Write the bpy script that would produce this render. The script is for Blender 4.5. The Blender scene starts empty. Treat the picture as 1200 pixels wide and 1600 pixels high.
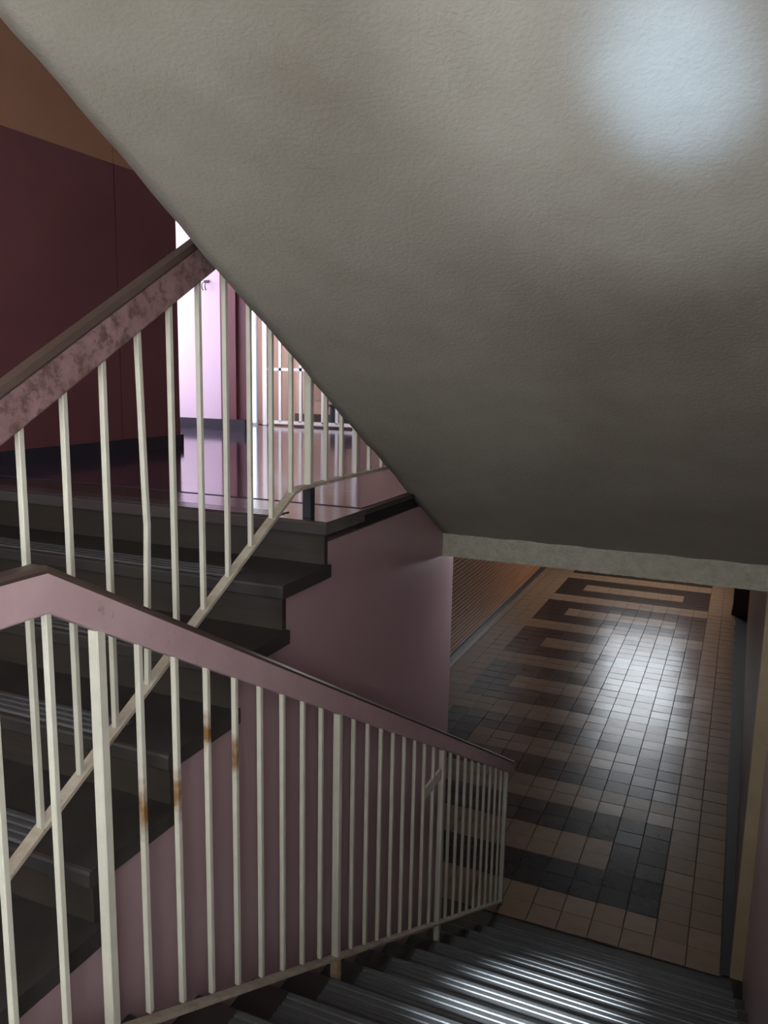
import bpy, bmesh, math, random
from mathutils import Vector, Matrix
random.seed(7)
S = 0.2            # one floor tile = 0.2 m; plan below is written in tiles
sc = bpy.context.scene
C = sc.collection

# ------------------------------------------------------------------ camera
def cam_axes(yaw, pitch, roll):
    cy, sy = math.cos(yaw), math.sin(yaw)
    f0 = Vector((-sy, cy, 0)); right = Vector((cy, sy, 0)); up = Vector((0, 0, 1))
    fw = f0*math.cos(pitch) - up*math.sin(pitch)
    u2 = up*math.cos(pitch) + f0*math.sin(pitch)
    return right*math.cos(roll) + u2*math.sin(roll), u2*math.cos(roll) - right*math.sin(roll), fw
CAM = Vector((1.214, -26.413, 17.807)); FPX = 1275.7
AR, AU, AF = cam_axes(.410, .168, .019)
cd = bpy.data.cameras.new('camera'); co = bpy.data.objects.new('camera', cd); C.objects.link(co)
cd.sensor_fit = 'HORIZONTAL'; cd.sensor_width = 36; cd.lens = FPX/1200*36
cd.clip_start = 0.02; cd.clip_end = 200
M = Matrix((AR, AU, -AF)).transposed().to_4x4(); M.translation = CAM*S
co.matrix_world = M
sc.camera = co
def px(x, y, z):
    d = Vector((x, y, z)) - CAM; w = d.dot(AF)
    if w < .1: return None
    return 600 + FPX*d.dot(AR)/w, 800 - FPX*d.dot(AU)/w

# ------------------------------------------------------------------ light levels, world, exposure
L_BACK, L_SIDE, L_LAND, L_CORR, L_HALL, L_SLIT, L_PASS, L_PATCH, L_BEAM, L_TUBE = 5.0, 15.5, 11.0, 8.5, 4.0, 1.2, 17.0, 700.0, 4300, 85.0
w = bpy.data.worlds.new('world'); sc.world = w; w.use_nodes = True
w.node_tree.nodes['Background'].inputs[0].default_value = (.55, .62, .72, 1)
w.node_tree.nodes['Background'].inputs[1].default_value = .3
sc.view_settings.view_transform = 'Standard'; sc.view_settings.look = 'None'
sc.view_settings.gamma = 1; sc.view_settings.exposure = 0; sc.view_settings.use_curve_mapping = False
sc.cycles.use_denoising = True
sc.cycles.max_bounces = 10; sc.cycles.diffuse_bounces = 6; sc.cycles.glossy_bounces = 5
sc.cycles.sample_clamp_indirect = 6
# added spots behind the camera that make the bright patch on the plaster overhead
def spot(name, energy, col, size, blend, soft, at, to, squash=(1, 1, 1)):
    l = bpy.data.lights.new(name, 'SPOT'); l.energy = energy; l.color = col
    l.spot_size = math.radians(size); l.spot_blend = blend; l.shadow_soft_size = soft
    o = bpy.data.objects.new(name, l); C.objects.link(o); o.location = Vector(at)*S
    o.rotation_euler = (Vector(to) - Vector(at)).to_track_quat('-Z', 'Y').to_euler(); o.scale = squash
spot('added_soffit_spot', L_PATCH*.3, (.80, .90, 1), 25, 1, .05, (-1.2, -30.5, 13.6), (.3, -18.9, 20.4))
spot('added_soffit_spot', L_PATCH, (.42, .66, 1), 9.2, 1, .05, (-1.2, -30.5, 13.6), (.42, -18.75, 20.3), (.8, 1, 1))
# added spot behind the camera, standing in for a sunbeam on the lower treads
spot('added_tread_spot', L_BEAM, (.80, .92, 1), 8.5, .9, .06, (-4.0, -33.0, 21), (-2.0, -13.3, 6.4), (1, .34, 1))

# ------------------------------------------------------------------ materials
def mat(name, col, rough=.5, spec=.5, bump=None, var=None, coat=0, wear=None, emit=None, rand=0):
    m = bpy.data.materials.new(name); m.use_nodes = True
    nt = m.node_tree; N = nt.nodes; Lk = nt.links; b = N['Principled BSDF']
    b.inputs['Roughness'].default_value = rough; b.inputs['Specular IOR Level'].default_value = spec
    b.inputs['Coat Weight'].default_value = coat; b.inputs['Coat Roughness'].default_value = .12
    tc = N.new('ShaderNodeTexCoord')
    def noise(scale, detail=4, rgh=.6, stretch=None):
        t = N.new('ShaderNodeTexNoise'); t.inputs['Scale'].default_value = scale
        t.inputs['Detail'].default_value = detail; t.inputs['Roughness'].default_value = rgh
        if stretch:
            mp = N.new('ShaderNodeMapping'); mp.inputs['Scale'].default_value = stretch
            Lk.new(tc.outputs['Object'], mp.inputs[0]); Lk.new(mp.outputs[0], t.inputs[0])
        else: Lk.new(tc.outputs['Object'], t.inputs[0])
        return t.outputs['Fac']
    def ramp(fac, lo, hi):
        r = N.new('ShaderNodeMapRange'); r.inputs['From Min'].default_value = lo; r.inputs['From Max'].default_value = hi
        Lk.new(fac, r.inputs[0]); return r.outputs[0]
    def mix(a, b_, fac):
        x = N.new('ShaderNodeMix'); x.data_type = 'RGBA'
        for s, v in ((x.inputs[6], a), (x.inputs[7], b_)):
            if isinstance(v, tuple): s.default_value = (*v, 1)
            else: Lk.new(v, s)
        if isinstance(fac, float): x.inputs[0].default_value = fac
        else: Lk.new(fac, x.inputs[0])
        return x.outputs[2]
    cur = col
    if var:                                   # (second colour, scale, lo, hi[, stretch])
        cur = mix(cur, var[0], ramp(noise(var[1], 5, .65, var[4] if len(var) > 4 else None), var[2], var[3]))
    if wear:
        for wr in (wear if isinstance(wear, list) else [wear]):
            cur = mix(cur, wr[0], ramp(noise(wr[1], 6, .7, wr[4] if len(wr) > 4 else None), wr[2], wr[3]))
    if rand:
        oi = N.new('ShaderNodeObjectInfo'); hs = N.new('ShaderNodeHueSaturation')
        r = N.new('ShaderNodeMapRange'); r.inputs['To Min'].default_value = 1-rand; r.inputs['To Max'].default_value = 1+rand
        Lk.new(oi.outputs['Random'], r.inputs[0]); Lk.new(r.outputs[0], hs.inputs['Value'])
        if isinstance(cur, tuple): hs.inputs['Color'].default_value = (*cur, 1)
        else: Lk.new(cur, hs.inputs['Color'])
        cur = hs.outputs[0]
    if isinstance(cur, tuple): b.inputs['Base Color'].default_value = (*cur, 1)
    else: Lk.new(cur, b.inputs['Base Color'])
    if bump:
        prev = None
        for bm_ in (bump if isinstance(bump, list) else [bump]):   # (scale, strength, distance[, stretch])
            bp = N.new('ShaderNodeBump'); bp.inputs['Strength'].default_value = bm_[1]; bp.inputs['Distance'].default_value = bm_[2]
            Lk.new(noise(bm_[0], 4, .6, bm_[3] if len(bm_) > 3 else None), bp.inputs['Height'])
            if prev: Lk.new(prev, bp.inputs['Normal'])
            prev = bp.outputs[0]
        Lk.new(prev, b.inputs['Normal'])
    if emit:
        b.inputs['Emission Color'].default_value = (*emit[0], 1); b.inputs['Emission Strength'].default_value = emit[1]
    return m
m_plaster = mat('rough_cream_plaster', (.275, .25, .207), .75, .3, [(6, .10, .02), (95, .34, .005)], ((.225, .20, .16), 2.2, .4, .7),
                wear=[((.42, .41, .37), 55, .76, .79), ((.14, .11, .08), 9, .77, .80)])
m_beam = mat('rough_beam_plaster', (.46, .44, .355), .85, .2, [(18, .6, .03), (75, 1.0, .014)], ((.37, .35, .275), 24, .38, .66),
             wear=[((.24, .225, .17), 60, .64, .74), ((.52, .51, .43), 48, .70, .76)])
m_mauve = mat('mauve_gloss_paint', (.39, .26, .27), .28, .5, [(9, .08, .01, (1, 1, .25))], ((.38, .25, .26), 3, .35, .7, (1, 1, .4)),
              wear=((.42, .33, .33), 5, .80, .84, (1, 1, 4)))
m_maroon = mat('maroon_gloss_paint', (.17, .062, .066), .35, .5, (10, .1, .01), ((.14, .05, .055), 1.5, .35, .65))
m_tan = mat('tan_wall_paint', (.38, .205, .125), .6, .3, (14, .15, .01), ((.34, .18, .108), 2, .4, .7))
m_pale = mat('pale_lilac_paint', (.72, .60, .72), .5, .4, (10, .1, .01))
m_white = mat('white_wall_paint', (.6, .57, .52), .7, .3, (12, .1, .01))
m_pinkbeige = mat('pink_beige_paint', (.36, .235, .195), .6, .3)
m_tread = mat('dark_worn_granolithic', (.040, .035, .031), .42, .5, [(30, .2, .004), (6, .1, .01)], ((.023, .021, .019), 5, .35, .7),
              wear=((.10, .086, .072), 14, .70, .82))
m_rib = mat('worn_ribbed_rubber', (.085, .087, .09), .36, .55, (45, .25, .003), ((.06, .06, .06), 8, .4, .7), wear=((.03, .03, .03), 22, .70, .76))
m_riser = mat('dark_brown_riser', (.036, .027, .019), .55, .4, [(8, .3, .01, (.3, 1, 2))], ((.02, .016, .013), 4, .35, .7, (.3, 1, 2)))
m_landing = mat('polished_oxide_floor', (.072, .052, .092), .09, .55, [(3.5, .12, .012, (.25, 1, 1)), (22, .10, .002, (.15, 1, 1))],
                ((.052, .039, .068), 2, .35, .7), coat=.3)
m_top = mat('polished_stone_edge', (.065, .058, .056), .16, .55, [(4, .12, .01, (.25, 1, 1)), (22, .1, .002)], ((.05, .044, .043), 3, .35, .7), coat=.2)
m_skirt = mat('blue_black_skirting', (.022, .024, .034), .35, .5)
m_gap = mat('black_gap', (.008, .007, .007), .8)
m_beige = mat('beige_clay_tile', (.29, .20, .127), .29, .42, [(16, .22, .005), (5, .1, .008)], ((.24, .155, .10), 7, .35, .7), rand=.13)
m_dark = mat('charcoal_clay_tile', (.015, .016, .018), .26, .36, [(40, .2, .003)], ((.028, .027, .026), 7, .35, .7), rand=.2)
m_grout = mat('dark_grout', (.075, .06, .047), .8)
m_edging = mat('black_edging', (.012, .014, .018), .5, .3, (20, .1, .004))
m_slat = mat('brown_varnished_slats', (.33, .155, .075), .35, .5, (12, .2, .005, (4, .3, 4)), ((.23, .10, .05), 6, .35, .7, (4, .2, 4)))
m_cream = mat('cream_metal_paint', (.585, .56, .465), .45, .5, [(40, .2, .002)], ((.50, .47, .38), 9, .4, .7),
              wear=[((.30, .20, .10), 13, .68, .80), ((.10, .07, .05), 55, .70, .75)])
m_creamrail = mat('cream_dirty_rail_paint', (.50, .455, .365), .5, .45, [(30, .3, .003)], ((.38, .31, .23), 14, .4, .65),
                  wear=[((.20, .14, .09), 24, .62, .72)])
m_rust = mat('rust_stained_paint', (.34, .20, .09), .6, .3, (40, .2, .002), ((.5, .42, .3), 18, .45, .7))
m_hand = mat('mauve_handrail_paint', (.52, .36, .365), .4, .5, (20, .15, .004), ((.46, .31, .315), 6, .4, .7),
             wear=[((.14, .09, .07), 9, .66, .76), ((.16, .10, .08), 34, .68, .76)])
m_handworn = mat('worn_mauve_handrail_paint', (.31, .185, .188), .45, .5, [(26, .4, .006)], ((.24, .14, .138), 8, .35, .6),
                 wear=[((.125, .07, .058), 26, .47, .60), ((.09, .055, .047), 7, .52, .66)])
m_cap = mat('worn_brown_cap', (.075, .05, .04), .35, .5, (18, .3, .005, (1, .2, 1)), ((.10, .066, .055), 7, .45, .7, (1, .3, 1)),
            wear=((.34, .22, .22), 10, .66, .70))
m_steelw = mat('white_gate_paint', (.85, .85, .85), .4, .5)
m_post = mat('dark_brown_paint', (.05, .028, .02), .5, .4)
m_frame = mat('window_frame_paint', (.5, .48, .45), .5)
def m_glow(n, c, s): return mat(n, (.8, .8, .8), .3, .5, emit=(c, s))

# ------------------------------------------------------------------ mesh helpers (coordinates in tiles)
def V(p): return Vector(p)*S
def mesh(name, bm, m, parent=None, loc=None):
    me = bpy.data.meshes.new(name); bmesh.ops.recalc_face_normals(bm, faces=bm.faces); bm.to_mesh(me); bm.free()
    for k in (m if isinstance(m, (list, tuple)) else [m]): me.materials.append(k)
    o = bpy.data.objects.new(name, me); C.objects.link(o)
    if parent: o.parent = parent
    if loc is not None: o.location = V(loc)
    return o
def box(bm, x0, x1, y0, y1, z0, z1, bev=0):
    vs = [bm.verts.new(V((x, y, z))) for z in (z0, z1) for y in (y0, y1) for x in (x0, x1)]
    fs = [(0, 2, 3, 1), (4, 5, 7, 6), (0, 1, 5, 4), (2, 6, 7, 3), (0, 4, 6, 2), (1, 3, 7, 5)]
    F = [bm.faces.new([vs[i] for i in f]) for f in fs]
    if bev:
        E = list({e for f in F for e in f.edges})
        bmesh.ops.bevel(bm, geom=E, offset=bev*S, segments=2, affect='EDGES', profile=.6)
def bx(name, m, x0, x1, y0, y1, z0, z1, parent=None, bev=0):
    bm = bmesh.new(); box(bm, x0, x1, y0, y1, z0, z1, bev); return mesh(name, bm, m, parent)
def prism(bm, poly, x0, x1):                 # polygon in (y, z) extruded along x
    a = [bm.verts.new(V((x0, y, z))) for y, z in poly]; b = [bm.verts.new(V((x1, y, z))) for y, z in poly]
    bm.faces.new(a); bm.faces.new(b[::-1]); n = len(poly)
    for i in range(n): bm.faces.new((a[i], a[(i+1) % n], b[(i+1) % n], b[i]))
def sweep(bm, pts, prof, x):                 # profile (dx, dz) swept along a path of (y, z), mitred vertically
    rings = [[bm.verts.new(V((x+dx, y, z+dz))) for dx, dz in prof] for y, z in pts]
    n = len(prof)
    for a, b in zip(rings, rings[1:]):
        for i in range(n): bm.faces.new((a[i], a[(i+1) % n], b[(i+1) % n], b[i]))
    bm.faces.new(rings[0]); bm.faces.new(rings[-1][::-1])
def st(o, label=None):
    o['kind'] = 'structure'
    if label: o['label'] = label
    return o
def thing(name, label, cat, loc=(0, 0, 0), group=None):
    o = bpy.data.objects.new(name, None); C.objects.link(o); o.location = V(loc); o.empty_display_size = .1
    o['label'] = label; o['category'] = cat
    if group: o['group'] = group
    return o

# ------------------------------------------------------------------ key levels
H, ZM = 15.15, 11.05            # upper landing, half landing
XW = -5.6                        # plane of the mauve wall beside the lower flight
XR = 2.62                        # right-hand wall of the stair
XL = -16.84                      # left-hand wall of the upper flight
RL, GL, NL = .82, 1.505, -13.62  # upper-left flight: rise, going, y of its top nosing
RR, GR = .85, 1.5                # lower flight
def nose_r(k): return -2.4 - GR*k
SLOPE = .552
def zs(y): return 13.9 - SLOPE*(y + 7.1)   # underside of the flight overhead
YB, ZB = -6.85, 13.2            # beam face, beam underside
YF = 52.0                       # far wall of the lower corridor
YBACK = -33.5

def window(name, axis, a0, a1, z0, z1, d, glow, nv, parent_label):
    """framed window: axis 'y' = lies in a plane y=d, 'x' = plane x=d"""
    f = lambda nm, m, p0, p1, q0, q1, t, par=None: (bx(nm, m, p0, p1, d-t, d+t, q0, q1, par) if axis == 'y' else bx(nm, m, d-t, d+t, p0, p1, q0, q1, par))
    root = st(f(name, m_frame, a0, a1, z0-.15, z0, .25), parent_label)
    f('window_frame', m_frame, a0, a1, z1-.15, z1, .2, root)
    for i in range(nv+1):
        c = a0 + (a1-a0)*i/nv
        f('mullion', m_frame, c-.1, c+.1, z0, z1-.15, .18, root)
    for i in range(nv):
        c0 = a0+(a1-a0)*i/nv+.1; c1 = a0+(a1-a0)*(i+1)/nv-.1
        f('pane', glow, c0, c1, z0, z1-.15, .03, root)
    return root
# ------------------------------------------------------------------ setting: walls, slabs, ceilings
def wall_cr(y): return 2.3 + (y + 1.9)*.012
# lower corridor floor
fl = st(bx('floor', m_grout, -15, 3.2, -1.9, YF, -.5, -.035))
bx('floor_bed', m_grout, -17.2, XW, -25, -1.9, -.5, -.035, fl)
# upper landing slab with polished finish
ls = st(bx('floor.001', m_plaster, -28.5, 3.2, YB+.0, 14, ZB, H-.12), 'upper landing slab with polished purple floor')
bx('floor_finish', m_landing, -28.5, 3.2, YB+.02, 14, H-.12, H, ls)
bx('joint', m_gap, -28.5, XW-.02, -11.9, -11.8, H-.12, H-.02, ls)
bx('floor_finish', m_landing, -28.5, XW-.02, -11.8, YB+.02, H-.12, H, ls)
bx('slab_edge', m_plaster, -28.5, XW-.75, -11.9, YB, ZB, H-.12, ls)
bx('edge_lip', m_tread, XW-.6, -5.5, -11.86, -6.9, H-.13, H-.02, ls, .03)
bx('shadow_gap', m_gap, XW-.5, XW-.06, -11.9, -6.9, H-.42, H-.13, ls)
# beam front: rough, slightly uneven face of the landing slab above the lower flight
bm = bmesh.new(); nx = 160
bot = []; top = []; back = []
for i in range(nx+1):
    x = XW + .0 + (XR - XW)*i/nx
    bot.append(bm.verts.new(V((x, YB-.05, ZB+random.uniform(-.007, .007)))))
    top.append(bm.verts.new(V((x, YB-.05, 13.95))))
    back.append(bm.verts.new(V((x, YB+1.6, ZB))))
for i in range(nx):
    bm.faces.new((bot[i], bot[i+1], top[i+1], top[i])); bm.faces.new((bot[i], bot[i+1], back[i+1], back[i]))
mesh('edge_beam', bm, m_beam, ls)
# half landing
hl = st(bx('floor.002', m_tread, XL, XR, YBACK, nose_r(13)+.3, ZM-1.1, ZM-.02), 'dark half landing floor')
# right walls
RY0, RY1, RZ0, RZ1 = -32.6, -27.4, 14.0, 23.0
wr = st(bx('wall_right', m_mauve, XR, XR+.9, RY1, -1.9, -.5, 31))
bx('panel', m_mauve, XR, XR+.9, YBACK, RY0, -.5, 31, wr)
bx('panel', m_mauve, XR, XR+.9, RY0, RY1, -.5, RZ0, wr)
bx('panel', m_mauve, XR, XR+.9, RY0, RY1, RZ1, 31, wr)
bm = bmesh.new()
for z0, z1 in ((-.5, 20),):
    a = [(wall_cr(-1.5), -1.5), (3.4, -1.5), (3.6, YF), (wall_cr(YF), YF)]
    lo_ = [bm.verts.new(V((x, y, z0))) for x, y in a]; hi_ = [bm.verts.new(V((x, y, z1))) for x, y in a]
    bm.faces.new(lo_); bm.faces.new(hi_[::-1])
    for i in range(4): bm.faces.new((lo_[i], lo_[(i+1) % 4], hi_[(i+1) % 4], hi_[i]))
st(mesh('wall_right', bm, mat('brown_corridor_paint', (.20, .115, .10), .5, .4, (12, .1, .01), ((.16, .09, .08), 3, .4, .7))))
st(bx('trim_1', mat('ochre_pilaster_paint', (.44, .35, .22), .5, .4, (12, .15, .01), ((.36, .28, .17), 4, .4, .7)), 2.27, 3.4, -1.92, -1.48, -.5, ZB), 'ochre painted pilaster at the foot of the right wall')
# far wall of the corridor with its high window
FX0, FX1, FZ0, FZ1 = -9.2, -2.4, 7.6, 17.2
wf = st(bx('wall_far', m_tan, -17.2, FX0, YF, YF+.8, -.5, 20))
bx('panel', m_tan, FX1, 3.6, YF, YF+.8, -.5, 20, wf)
bx('panel', m_tan, FX0, FX1, YF, YF+.8, -.5, FZ0, wf)
window('added_hall_window', 'x', 41.5, 50.5, 5, 17, wall_cr(46)-.05, m_glow('added_hall_glow', (1, .95, .88), L_HALL), 3, 'added unseen side window brightening the far end of the corridor')  # added out of view to brighten the slats and far floor
bx('panel', m_tan, FX0, FX1, YF, YF+.8, FZ1, 20, wf)
m_hall = mat('brown_hall_ceiling', (.10, .075, .055), .7)
st(bx('ceiling', m_hall, -17.2, 3.6, 14, YF+.8, 20, 20.6), 'ceiling of the hall at the end of the corridor')
bx('upstand', m_hall, -17.2, 3.6, 14, 14.4, ZB, 20, bpy.data.objects['ceiling'])
window('window_1', 'y', FX0, FX1, FZ0, FZ1, YF+.3, m_glow('corridor_daylight', (.86, .93, 1), L_CORR), 3, 'high daylit window at the far end of the lower corridor')
# left wall of the lower corridor: slatted panelling above a black skirting
def wall_cl(y): return -14.45 - (y-20)*.012
bm = bmesh.new()
for ya, yb, zt in ((-6, 14, ZB), (14, YF, 20)):
    a = [(wall_cl(ya), ya), (wall_cl(yb), yb), (-17.2, yb), (-17.2, ya)]
    lo_ = [bm.verts.new(V((x-.06, y, -.5))) for x, y in a]; hi_ = [bm.verts.new(V((x-.06, y, zt))) for x, y in a]
    bm.faces.new(lo_); bm.faces.new(hi_[::-1])
    for i in range(4): bm.faces.new((lo_[i], lo_[(i+1) % 4], hi_[(i+1) % 4], hi_[i]))
wcl = st(mesh('wall_left', bm, m_gap), 'slatted brown panelling along the lower corridor')
bm = bmesh.new()
z = .36
while z < 19.6:
    for (y0, y1) in (((-6, 14.0), (14.0, YF)) if z < ZB-.3 else ((14.0, YF),)):
        q = [(wall_cl(y0)-.06, y0), (wall_cl(y1)-.06, y1)]
        pr = [(0, 0), (.07, .02), (.085, .12), (.07, .22), (0, .24)]
        r0 = [bm.verts.new(V((q[0][0]+dx, y0, z+dz))) for dx, dz in pr]; r1 = [bm.verts.new(V((q[1][0]+dx, y1, z+dz))) for dx, dz in pr]
        for i in range(4): bm.faces.new((r0[i], r0[i+1], r1[i+1], r1[i]))
    z += .27
sl = mesh('slats', bm, m_slat, wcl); sl['kind'] = 'stuff'
bm = bmesh.new()
q0 = [(wall_cl(-6), -6), (wall_cl(YF), YF)]
for dx, zz in ((0, 0),):
    v = [bm.verts.new(V((q0[i][0]+d, q0[i][1], z_))) for i in (0, 1) for d, z_ in ((-.05, -.03), (.14, -.03), (.12, .3), (-.05, .33))]
    for i in range(4): bm.faces.new((v[i], v[(i+1) % 4], v[4+(i+1) % 4], v[4+i]))
st(mesh('baseboard_left', bm, m_skirt), 'black skirting under the slatted panelling')
# upper left wall: maroon dado, tan above, black skirting, a vertical joint
ZD = 23.9
JY = -5.86
wu = st(bx('wall_left', m_maroon, XL-1.2, XL, YBACK, JY-.025, ZM-1.5, ZD), 'maroon dado wall beside the upper-left flight')
bx('dado', m_maroon, XL-1.2, XL, JY+.025, -2.95, ZM, ZD, wu)
bx('upper_wall', m_tan, XL-1.2, XL-.015, YBACK, JY-.025, ZD, 31, wu)
bx('upper_wall', m_tan, XL-1.2, XL-.015, JY+.025, -2.95, ZD, 31, wu)
bx('joint', m_gap, XL-1.2, XL-.06, JY-.03, JY+.03, ZM, 31, wu)
st(bx('baseboard_left', m_skirt, XL, XL+.09, -13.4, -2.9, H, H+.42), 'blue-black skirting under the maroon wall')
bx('skirting_return', m_skirt, XL-1.2, XL+.09, -2.95, -2.88, H, H+.42, bpy.data.objects['baseboard_left.001'])
# alcove beyond: pale wall, window on its left, pillar
wp = st(bx('wall_back', m_pale, -28.5, -20.22, 4.55, 5.2, H, 31), 'pale lilac wall beyond the landing')
st(bx('baseboard_back', m_skirt, -28.5, -20.22, 4.45, 4.56, H, H+.5))
pl = st(bx('wall_back', m_maroon, -20.22, -19.42, 4.4, 4.8, H, 31), 'maroon pillar at the end of the pale wall')
bx('pillar_side', m_maroon, -19.42, -18.98, 4.55, 4.82, H, 31, pl)
bx('skirting', m_skirt, -20.24, -18.95, 4.34, 4.84, H, H+.52, pl)
st(bx('wall_left', m_pale, -29, -28.4, -4, 5, H, 31), 'wall of the alcove')
st(bx('wall_front', m_pale, -28.5, XL-1.2, -4.4, -3.4, H, 31), 'near wall of the alcove')
window('window_2', 'x', -2.6, 4.0, 17, 26, -27.9, m_glow('landing_daylight', (.93, .90, 1), L_LAND), 3, 'daylit window of the alcove beyond the landing')
# beyond the gate: passage with brown floor and beige wall, narrow daylit window
st(bx('wall_back', m_pinkbeige, -28.5, 3.2, 11.6, 12.2, H-.1, 31), 'pink beige wall behind the white gate')
bx('passage_floor', mat('brown_passage_floor', (.22, .11, .07), .4), -28.5, 3, 8.9, 11.6, H, H+.04, ls)
st(bx('window_3', m_frame, -22.2, -20.95, 8.55, 8.62, H, 31), 'narrow bright window beside the gate')
bx('pane', m_glow('narrow_daylight', (.58, .76, 1), L_SLIT), -21.75, -21.02, 8.5, 8.54, H+.12, 27, bpy.data.objects['window_3'])
# upper shell
st(bx('wall_right', m_mauve, 3.2, 3.9, -1.9, 12, ZB, 31), 'right wall of the upper landing')
st(bx('ceiling', m_white, -29, 4, YBACK-1, 13, 31, 31.6))
window('window_5', 'x', RY0, RY1, RZ0, RZ1, XR+.4, m_glow('side_daylight', (.90, .96, 1), L_SIDE), 2, 'side window of the half landing')
st(bx('wall_left', m_pale, -25.2, -24.6, 5.2, 11.6, H, 31), 'left wall of the passage')
window('added_passage_window', 'x', 5.6, 8.4, 16, 26, -24.5, m_glow('added_passage_glow', (.95, .96, 1), L_PASS), 2, 'added unseen passage window brightening the white gate')  # unseen, added so the gate bars catch more light
# wall behind the camera with the stair window
BX0, BX1, BZ0, BZ1 = -13.0, -1.0, 14.6, 25.0
wb = st(bx('wall_front', m_white, XL-1.2, BX0, YBACK-.8, YBACK, ZM-1, 31), 'wall of the half landing')
bx('panel', m_white, BX1, XR+.9, YBACK-.8, YBACK, ZM-1, 31, wb)
bx('panel', m_white, BX0, BX1, YBACK-.8, YBACK, ZM-1, BZ0, wb)
bx('panel', m_white, BX0, BX1, YBACK-.8, YBACK, BZ1, 31, wb)
window('window_4', 'y', BX0, BX1, BZ0, BZ1, YBACK-.3, m_glow('stair_daylight', (.92, .97, 1), L_BACK), 4, 'large stair window of the half landing')

# ------------------------------------------------------------------ mauve wall that carries the upper-left flight
poly = [(-6.0, -.5), (-6.0, ZB), (YB+.35, ZB), (YB+.35, H-.42), (NL+.3, H-.42), (NL+.3, H-RL-.24)]
for k in range(1, 6):
    y = NL - GL*k + .3
    poly += [(y, H-RL*k-.24), (y, H-RL*(k+1)-.24)]
poly += [(-24, ZM-.6), (-24, -.5)]
bm = bmesh.new(); prism(bm, poly, XW-.75, XW)
st(mesh('wall_left', bm, m_mauve), 'mauve gloss wall carrying the upper-left flight')

# ------------------------------------------------------------------ stairs
def rib_strip(parent, x0, x1, y0, n, pitch, z, m=m_rib, h=.03):
    bm = bmesh.new(); pts = [(0, 0)]; gw = pitch*.18
    for i in range(n):
        a, b = i*pitch + gw*.5, (i+1)*pitch - gw*.5; r = min(.018, h*.6)
        pts += [(a, .004), (a+.004, h-r), (a+r, h), ((a+b)/2, h*1.08), (b-r, h), (b-.004, h-r), (b, .004)]
    pts.append((n*pitch, 0))
    A = [bm.verts.new(V((x0, y0+y, z+zz))) for y, zz in pts]; B = [bm.verts.new(V((x1, y0+y, z+zz))) for y, zz in pts]
    for i in range(len(pts)-1): bm.faces.new((A[i], A[i+1], B[i+1], B[i]))
    bm.faces.new(A); bm.faces.new(B[::-1])
    return mesh('ribbed_strip', bm, m, parent)
def tread(parent, x0, x1, yn, depth, z, th, m=m_tread):
    bm = bmesh.new(); r = .05
    prof = [(yn+depth, z-th), (yn+.01, z-th), (yn, z-th+.02), (yn, z-r), (yn+r*.3, z-r*.3), (yn+r, z), (yn+depth, z)]
    prism(bm, prof, x0, x1); return mesh('tread', bm, m, parent)
# lower flight
sd = thing('staircase', 'dark lower staircase with ribbed treads going down to the tiled corridor', 'stairs', (-1.5, -3.9, 0))
SX0, SX1 = XW+.002, XR-.002
def rel(o, root):
    o.parent = root; o.matrix_parent_inverse = Matrix.Translation(-root.location); return o
t0 = rel(bx('tread', m_tread, SX0, SX1, nose_r(1)+.1, -1.9, -.5, -.03), sd)
rib_strip(t0, -4.85, SX1-.25, nose_r(1)+.45, 6, .16, -.03)
for k in range(1, 14):
    yn = nose_r(k); z = RR*k
    # descending away from the camera: the nosing is the far edge of each tread
    bm = bmesh.new(); r = .06; th = .22; yb = yn - GR - .02
    prism(bm, [(yb, z-th), (yn-.01, z-th), (yn, z-th+.03), (yn, z-r), (yn-r*.3, z-r*.3), (yn-r, z), (yb, z)], SX0, SX1)
    t = rel(mesh('tread', bm, m_tread), sd)
    rib_strip(t, -4.86, SX1-.25, yn-.80, 5, .15, z)
    rel(bx('riser', m_riser, SX0, SX1, yn-.35, yn-.12, z-RR, z-th+.01), sd)
bm = bmesh.new()
prism(bm, [(nose_r(1)-.3, -.5), (nose_r(13)-.3, ZM-.9), (nose_r(13)-.3, ZM-1.9), (nose_r(1)+.3, -1.2)], SX0, SX1)
rel(mesh('concrete_waist', bm, m_plaster), sd)
# upper-left flight
su = thing('staircase', 'dark stone flight rising on the left to the polished landing', 'stairs', (-11, NL-GL*5, ZM))
for k in range(0, 5):
    yn = NL - GL*k; z = H - RL*k
    t = rel(tread(su, XL+.01, -5.48, yn, 1.74 if k else 1.66, z, .235, m_top if k == 0 else m_tread), su)
    rib_strip(t, XL+.6, -6.6, yn+.08, 4, .14, z, m_top if k == 0 else m_rib, .02 if k == 0 else .03)
    rel(bx('riser', m_riser, XL+.01, XW+.004, yn+.17, yn+.3, z-RL, z-.2), su)
t5 = rel(bx('tread', m_tread, XL+.01, -5.46, NL-GL*5, NL-GL*4+.3, H-RL*5-.25, H-RL*5), su)
rib_strip(t5, XL+.6, -6.6, NL-GL*5+.08, 4, .14, H-RL*5)
bm = bmesh.new()
prism(bm, [(NL+.5, H-1.6), (NL+.5, H-2.4), (NL-GL*5, ZM-2.2), (NL-GL*5, ZM-1.4)], XL+.05, XW-.8)
rel(mesh('concrete_waist', bm, m_plaster), su)
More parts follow.
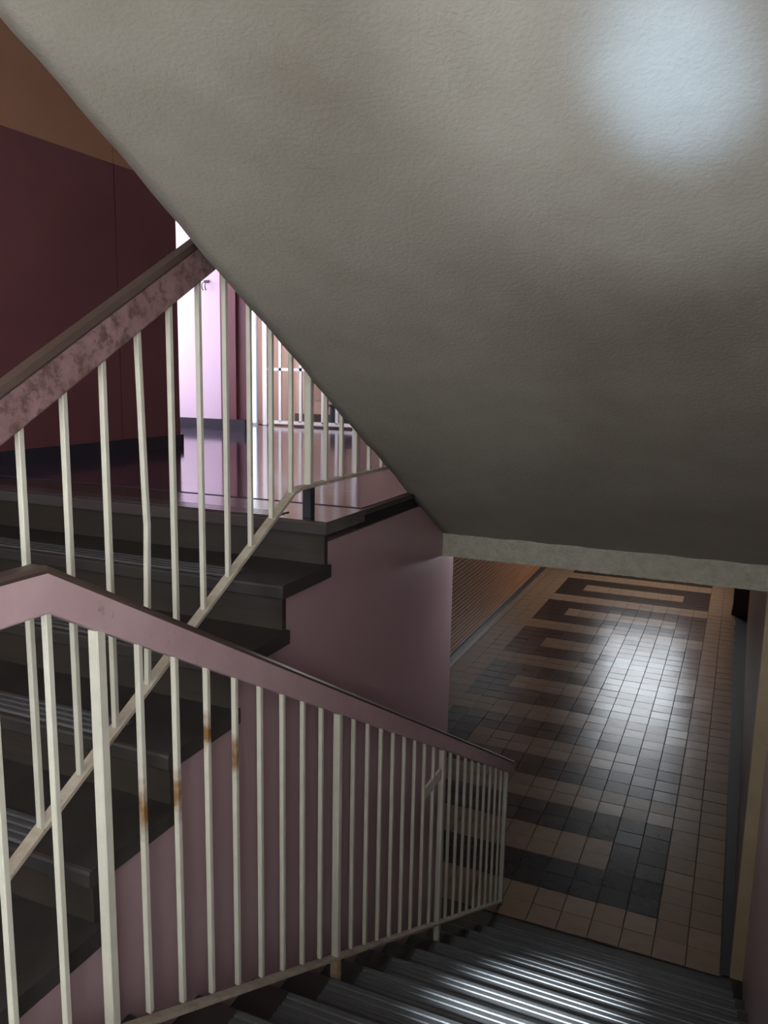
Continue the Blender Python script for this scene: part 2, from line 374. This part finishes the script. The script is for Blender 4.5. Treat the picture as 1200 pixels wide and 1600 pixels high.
# flight overhead: stepped top, plastered soffit with a slightly uneven surface
so = thing('staircase', 'underside of the cream plastered flight sloping overhead', 'stairs', (-1.5, YB, 14))
SXL, SXR = XW-.0, XR-.002
bm = bmesh.new(); ny, nxs = 90, 36
y0s, y1s = YB-.02, -32.0
def wob(i, j): return .007*math.sin(i*1.7+j*.9)+.008*math.sin(i*.43+1.3*j+2)+random.uniform(-.006, .006)
grid = []
for i in range(ny+1):
    y = y0s + (y1s-y0s)*i/ny
    grid.append([bm.verts.new(V((SXL+(SXR-SXL)*j/nxs + (wob(i, 0)*.8 if j == 0 else 0), y, zs(y)+wob(i, j)))) for j in range(nxs+1)])
for i in range(ny):
    for j in range(nxs):
        f = bm.faces.new((grid[i][j], grid[i+1][j], grid[i+1][j+1], grid[i][j+1])); f.smooth = True
edge = [bm.verts.new(V((SXL-.02, g[0].co.y/S, zs(g[0].co.y/S)+.95))) for g in grid]
for i in range(ny): bm.faces.new((grid[i][0], edge[i], edge[i+1], grid[i+1][0]))
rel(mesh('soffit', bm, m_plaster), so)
bm = bmesh.new(); poly = []
for k in range(1, 17):
    y = -7.9 - GR*(k-1)
    poly += [(y, H+RR*(k-1)), (y, H+RR*k)]
yl = -7.9 - GR*16
poly += [(yl, H+RR*16), (yl, zs(yl)+.9), (-7.9, zs(-7.9)+.9)]
prism(bm, poly, SXL+.04, SXR)
rel(mesh('steps', bm, m_tread), so)

# ------------------------------------------------------------------ railings
def lin(y, p, q): return p[1] + (q[1]-p[1])*(y-p[0])/(q[0]-p[0])
def baluster(parent, name, x, y, z0, z1, wd, m, bend=None):
    bm = bmesh.new(); h = wd/2
    zsn = [z0, z1] if not bend else [z0, z0+(z1-z0)*.36, z0+(z1-z0)*.46, z0+(z1-z0)*.56, z1]
    off = [0, 0] if not bend else [0, bend*.75, bend, bend*.75, 0]
    rings = []
    c = h*.22
    pr = [(-h+c, -h), (h-c, -h), (h, -h+c), (h, h-c), (h-c, h), (-h+c, h), (-h, h-c), (-h, -h+c)]
    for zz, of in zip(zsn, off):
        rings.append([bm.verts.new(V((dx, dy+of, zz-z0))) for dx, dy in pr])
    for a, b in zip(rings, rings[1:]):
        for i in range(8): bm.faces.new((a[i], a[(i+1) % 8], b[(i+1) % 8], b[i]))
    bm.faces.new(rings[0][::-1]); bm.faces.new(rings[-1])
    o = mesh(name, bm, m); o.location = V((x, y, z0)); return rel(o, parent)
W_B, W_P = .076, .138
CAPP = [(-.125, -.02), (.085, -.02), (.098, .02), (.075, .06), (-.10, .06), (-.125, .04)]
FASC = [(-.08, 0), (.075, 0), (.085, .02), (.085, .43), (-.085, .43), (-.085, .02)]
def stain(zc, hw):                         # cream paint with a rust stain around one height of the bar
    m = m_cream.copy(); m.name = 'cream_metal_paint_rust_stain'; nt = m.node_tree; N = nt.nodes; L = nt.links
    b = N['Principled BSDF']; src = b.inputs['Base Color'].links[0].from_socket
    tc = N.new('ShaderNodeTexCoord'); sp = N.new('ShaderNodeSeparateXYZ'); L.new(tc.outputs['Object'], sp.inputs[0])
    def mth(op, a, c):
        n = N.new('ShaderNodeMath'); n.operation = op
        for s_, v_ in zip(n.inputs, (a, c)):
            if v_ is None: continue
            if isinstance(v_, (int, float)): s_.default_value = v_
            else: L.new(v_, s_)
        return n.outputs[0]
    d = mth('ABSOLUTE', mth('SUBTRACT', sp.outputs[2], zc), None)
    f = mth('SUBTRACT', 1.0, mth('DIVIDE', d, hw))
    t = N.new('ShaderNodeTexNoise'); t.inputs['Scale'].default_value = 38; t.inputs['Detail'].default_value = 5
    L.new(tc.outputs['Object'], t.inputs[0])
    f = mth('MULTIPLY', mth('ADD', f, mth('MULTIPLY', mth('SUBTRACT', t.outputs['Fac'], .5), 1.6)), 1.1)
    cl = N.new('ShaderNodeClamp'); L.new(f, cl.inputs[0])
    x = N.new('ShaderNodeMix'); x.data_type = 'RGBA'; L.new(cl.outputs[0], x.inputs[0]); L.new(src, x.inputs[6])
    x.inputs[7].default_value = (.22, .115, .04, 1); L.new(x.outputs[2], b.inputs['Base Color'])
    return m
# lower railing
X2 = -5.0
KY = -20.57
def hb2(y): return 15.01 - .5545*(max(y, KY)+19.87)
def br2(y): return 6.90 - .549*(max(y, KY-.2)+13.92)
r2 = thing('stair_railing', 'cream barred railing with mauve handrail running down beside the lower flight', 'railing', (X2, -1.5, 0))
bm = bmesh.new(); pth = [(-25.4, hb2(-25.4)), (KY, hb2(KY)), (-.72, hb2(-.72))]
sweep(bm, pth, FASC, X2); hr = rel(mesh('handrail', bm, m_hand), r2)
bm = bmesh.new(); sweep(bm, [(y, z+.43) for y, z in pth], CAPP, X2); rel(mesh('handrail_cap', bm, m_cap), r2)['label'] = 'dark worn cap on the mauve handrail'
bm = bmesh.new(); sweep(bm, [(-25.3, br2(-25)), (KY-.2, br2(KY)), (-1.5, br2(-1.5))], [(-.085, -.03), (.085, -.03), (.085, .03), (-.085, .03)], X2)
rel(mesh('bottom_rail', bm, m_creamrail), r2)
def step_z(y):
    k = math.ceil((-2.4 - y)/GR - 1) if y < nose_r(1) else 0
    k = max(0, min(13, int(math.floor((-2.4-y)/GR))))
    return RR*k if k > 0 else 0
posts = [-19.86, -14.01, -8.15, -1.52]
for p in posts:
    baluster(r2, 'post', X2, p, step_z(p)-.03, hb2(p)+.02, W_P, m_cream)
    if p in (-14.01, -1.52):
        rel(bx('post_foot', m_rust if p < -2 else m_skirt, X2-.074, X2+.074, p-.074, p+.074, step_z(p), br2(p)-.05), r2)['label'] = 'rusty post foot' if p < -2 else 'black painted post foot'
for a, b, n in ((posts[0], posts[1], 9), (posts[1], posts[2], 9), (posts[2], posts[3], 10)):
    for i in range(1, n):
        y = a + (b-a)*i/n
        z0, z1 = br2(y)+.03, hb2(y)+.02
        ru = {1: (.57, .085), 2: (.62, .08), 3: (.815, .06), 4: (.76, .075)}.get(i) if a == posts[0] else None
        mm = m_cream
        if ru: mm = stain((z1-z0)*ru[0]*S, (z1-z0)*ru[1]*S)
        baluster(r2, 'baluster', X2, y, z0, z1, W_B, mm)
for i in range(1, 8):
    y = posts[0] - .68*i
    baluster(r2, 'baluster', X2, y, br2(y)+.03, hb2(y)+.02, W_B, m_cream)
baluster(r2, 'post', X2, -25.2, ZM-.03, hb2(-25.2)+.02, W_P, m_cream)
# repair plate welded between two balusters and the third post
pz = hb2(-8.7) - .98
rel(bx('repair_plate', m_cream, X2-.03, X2+.03, -9.46, -8.12, pz-.05, pz+.24), r2)
# upper railing
X1 = -6.05
def hb1(y): return 17.87 + .578*(min(y, -13.3)+18.55) if y > -21.4 else 16.23
def br1(y): return 15.31 + .556*(y+14.52) if y < -13.86 else 15.73
r1 = thing('stair_railing', 'cream barred railing with worn brown handrail rising to the landing', 'railing', (X1, NL, H))
pth = [(-25.4, hb1(-21.4)), (-21.4, hb1(-21.39)), (-13.3, hb1(-13.3)), (-7.8, hb1(-13.3))]
F1 = [(-.09, 0), (.075, 0), (.085, .02), (.085, .46), (-.09, .46), (-.09, .02)]
bm = bmesh.new(); sweep(bm, pth, F1, X1); rel(mesh('handrail', bm, m_handworn), r1)
C1 = [(-.15, 0), (.06, 0), (.075, .03), (.06, .12), (-.12, .12), (-.15, .06)]
bm = bmesh.new(); sweep(bm, [(y, z+.46) for y, z in pth], C1, X1); rel(mesh('handrail_cap', bm, m_cap), r1)['label'] = 'worn brown cap of the rising handrail'
bm = bmesh.new(); sweep(bm, [(-21.3, br1(-21.3)), (-13.86, br1(-13.87)), (-13.6, 15.73), (-7.8, 15.73)], [(-.085, -.03), (.085, -.03), (.085, .03), (-.085, .03)], X1)
rel(mesh('bottom_rail', bm, m_creamrail), r1)
PY = -13.22
for p in (PY, -7.85): baluster(r1, 'post', X1, p, 15.71, hb1(p)+.02, W_P, m_cream)
rel(bx('post_foot', m_skirt, X1-.083, X1+.083, PY-.083, PY+.083, H-.02, 15.71), r1)['label'] = 'black painted post foot'
rel(bx('post_foot', m_skirt, X1-.083, X1+.083, -7.85-.083, -7.85+.083, H-.02, 15.71), r1)
baluster(r1, 'post', X1, -21.3, ZM-.03, hb1(-21.3)+.02, W_P, m_cream)
for i in list(range(1, 12)):
    y = PY - .657*i
    baluster(r1, 'baluster', X1, y, br1(y)+.02, hb1(y)+.02, W_B, m_cream, bend=(.085 if i == 7 else None))
for i in range(1, 8):
    y = PY + .665*i
    baluster(r1, 'baluster', X1, y, 15.75, hb1(y)+.02, W_B, m_cream)

# ------------------------------------------------------------------ tiles of the corridor floor
def is_dark(u, v):                       # u: columns from the right edge of the dark field, v: rows from its near edge
    if u < 0 or u >= 12 or v < 0: return False
    r = v % 8
    if r in (6, 7): return False
    if r in (2, 3): return u < 2 or u >= 10
    return True
g = .014; BV = .007
def tile_mesh(name, m):
    bm = bmesh.new(); a, b, c = .5-g, .5-g-BV, .035
    lo_ = [bm.verts.new(V((x*a, y*a, -c))) for x, y in ((-1, -1), (1, -1), (1, 1), (-1, 1))]
    md = [bm.verts.new(V((x*a, y*a, -.008))) for x, y in ((-1, -1), (1, -1), (1, 1), (-1, 1))]
    hi_ = [bm.verts.new(V((x*b, y*b, 0))) for x, y in ((-1, -1), (1, -1), (1, 1), (-1, 1))]
    for p, q in ((lo_, md), (md, hi_)):
        for i in range(4): bm.faces.new((p[i], p[(i+1) % 4], q[(i+1) % 4], q[i]))
    bm.faces.new(hi_)
    me = bpy.data.meshes.new(name); bmesh.ops.recalc_face_normals(bm, faces=bm.faces); bm.to_mesh(me); bm.free(); me.materials.append(m); return me
me_b, me_d = tile_mesh('tile_beige', m_beige), tile_mesh('tile_dark', m_dark)
cells = []
for v in range(-2, int(YF)):
    for u in range(-2, 14):
        x, y = -(u+.5), v+.5
        q = [px(x+dx, y+dy, 0) for dx, dy in ((-.5, -.5), (.5, -.5), (.5, .5), (-.5, .5))]
        area = 0
        if all(q):
            area = abs(sum(q[i][0]*q[(i+1) % 4][1]-q[(i+1) % 4][0]*q[i][1] for i in range(4)))/2
            cx, cy = sum(p[0] for p in q)/4, sum(p[1] for p in q)/4
            if not (697 < cx < 1210 and cy > 868+(cx-700)*.115): area = 0
        cells.append((area, u, v, x, y))
cells.sort(reverse=True)
nb = 0
far_b, far_d = bmesh.new(), bmesh.new()
for area, u, v, x, y in cells:
    dk = is_dark(u, v)
    tx, ty = random.gauss(0, .006), random.gauss(0, .006)
    if nb < 298 and area > 0:
        o = bpy.data.objects.new('tile', me_d if dk else me_b); C.objects.link(o)
        o.location = V((x, y, random.uniform(-.006, .004))); o.rotation_euler = (tx, ty, random.gauss(0, .002))
        o.parent = fl; nb += 1
    else:
        bmx = far_d if dk else far_b; a = .5-g; b = a-BV
        dz = random.uniform(-.006, .004); cr = ((-1, -1), (1, -1), (1, 1), (-1, 1))
        rr = [[bmx.verts.new(V((x+sx*q, y+sy*q, dz+zz-q*sx*ty+q*sy*tx))) for sx, sy in cr] for q, zz in ((a, -.035), (a, -.008), (b, 0))]
        for p, q in zip(rr, rr[1:]):
            for i in range(4): bmx.faces.new((p[i], p[(i+1) % 4], q[(i+1) % 4], q[i]))
        bmx.faces.new(rr[2])
for bmx, m in ((far_b, m_beige), (far_d, m_dark)):
    o = mesh('tiles', bmx, m, fl); o['kind'] = 'stuff'
bm = bmesh.new()
v = [bm.verts.new(V(p)) for p in ((2.02, -1.9, .0), (2.3, -1.9, .0), (wall_cr(YF)+.05, YF, 0), (1.9, YF, 0))]
bm.faces.new(v); mesh('edging', bm, m_edging, fl)
bm = bmesh.new()
v = [bm.verts.new(V(p)) for p in ((-14.02, -6, -.005), (wall_cl(-6), -6, -.005), (wall_cl(YF), YF, -.005), (-14.02, YF, -.005))]
bm.faces.new(v); mesh('edging', bm, m_beige, fl)

# ------------------------------------------------------------------ small things
dp = thing('door_post', 'dark brown post standing at the far end of the right corridor wall', 'post', (2.25, 40, 0))
rel(bx('post', m_post, 1.72, 2.79, 40, 40.9, 0, ZB-.02), dp)
rel(bx('post_base', m_post, 1.66, 2.79, 39.94, 40.9, 0, .5), dp)
# unseen tube light added behind the beam to brighten the mauve wall corner
tl = thing('added_tube_light', 'added unseen tube light behind the rough beam, brightening the mauve wall', 'lamp', (-3.6, -4, ZB))
rel(bx('added_tube_body', m_frame, -3.72, -3.48, -5.0, -3.1, ZB-.12, ZB-.005), tl)
bm = bmesh.new(); rg = []
for yy in (-4.95, -3.15):
    rg.append([bm.verts.new(V((-3.6+.07*math.cos(math.pi*j/4), yy, ZB-.2+.07*math.sin(math.pi*j/4)))) for j in range(8)])
for j in range(8): bm.faces.new((rg[0][j], rg[0][(j+1) % 8], rg[1][(j+1) % 8], rg[1][j]))
bm.faces.new(rg[0]); bm.faces.new(rg[1])
rel(mesh('added_tube', bm, m_glow('added_tube_glow', (.85, .93, 1), L_TUBE)), tl)
# white gate on the landing
gt = thing('security_gate', 'white barred metal gate across the passage beyond the landing', 'gate', (-18.3, 8.75, H))
def bar(nm, x0, x1, z0, z1, d=.06): return rel(bx(nm, m_steelw, x0, x1, 8.75-d, 8.75+d, z0, z1), gt)
bar('gate_frame', -20.72, -20.48, H+.02, 26, .1); bar('gate_frame', -15.75, -15.5, H+.02, 26, .1)
bar('gate_rail', -20.6, -15.6, H+.1, H+.26); bar('gate_rail', -20.6, -15.6, 17.84, 17.98)
bar('gate_rail', -20.6, -15.6, 21.8, 21.95)
for x in (-19.75, -18.6, -17.38, -16.62): bar('gate_bar', x-.07, x+.07, H+.2, 26)
# door leaf and dark box behind the gate
dr = st(bx('door_1', mat('salmon_door_paint', (.42, .275, .22), .5), -20.4, -17.0, 11.45, 11.62, H+.5, 24), 'salmon door behind the white gate')
bx('door_panel', m_pinkbeige, -19.9, -17.5, 11.40, 11.46, H+1.2, 23, dr)
bx('door_step', m_post, -20.4, -17.0, 11.3, 11.62, H+.04, H+.5, dr)
bb = thing('box', 'small dark box on the floor behind the white gate', 'box', (-17.0, 9.8, H))
rel(bx('box_body', m_skirt, -17.4, -16.5, 9.5, 10.2, H+.04, H+1.0, None, .04), bb)
rel(bx('box_lid', m_skirt, -17.46, -16.44, 9.45, 10.25, H+1.0, H+1.12, None, .03), bb)
# wire hook on the pale wall
hk = thing('wall_hook', 'small dark wire hook on the pale lilac wall', 'hook', (-21.0, 4.5, 21.4))
rel(bx('hook_plate', m_post, -21.12, -20.88, 4.50, 4.56, 21.6, 21.72), hk)
for xo in (-21.08, -20.92):
    bm = bmesh.new(); pts = []
    for i in range(9):
        a = math.pi*i/8
        pts.append((xo, 4.40-.09*math.sin(a)*0+(-.10*math.sin(a)), 21.45+.16*math.cos(a)))
    pr = [(math.cos(t)*.022, math.sin(t)*.022) for t in [math.pi/3*j for j in range(6)]]
    rings = [[bm.verts.new(V((p[0]+c, p[1]+d, p[2]+d))) for c, d in pr] for p in pts]
    for p, q in zip(rings, rings[1:]):
        for i in range(6): bm.faces.new((p[i], p[(i+1) % 6], q[(i+1) % 6], q[i]))
    rel(mesh('wire', bm, m_post), hk)
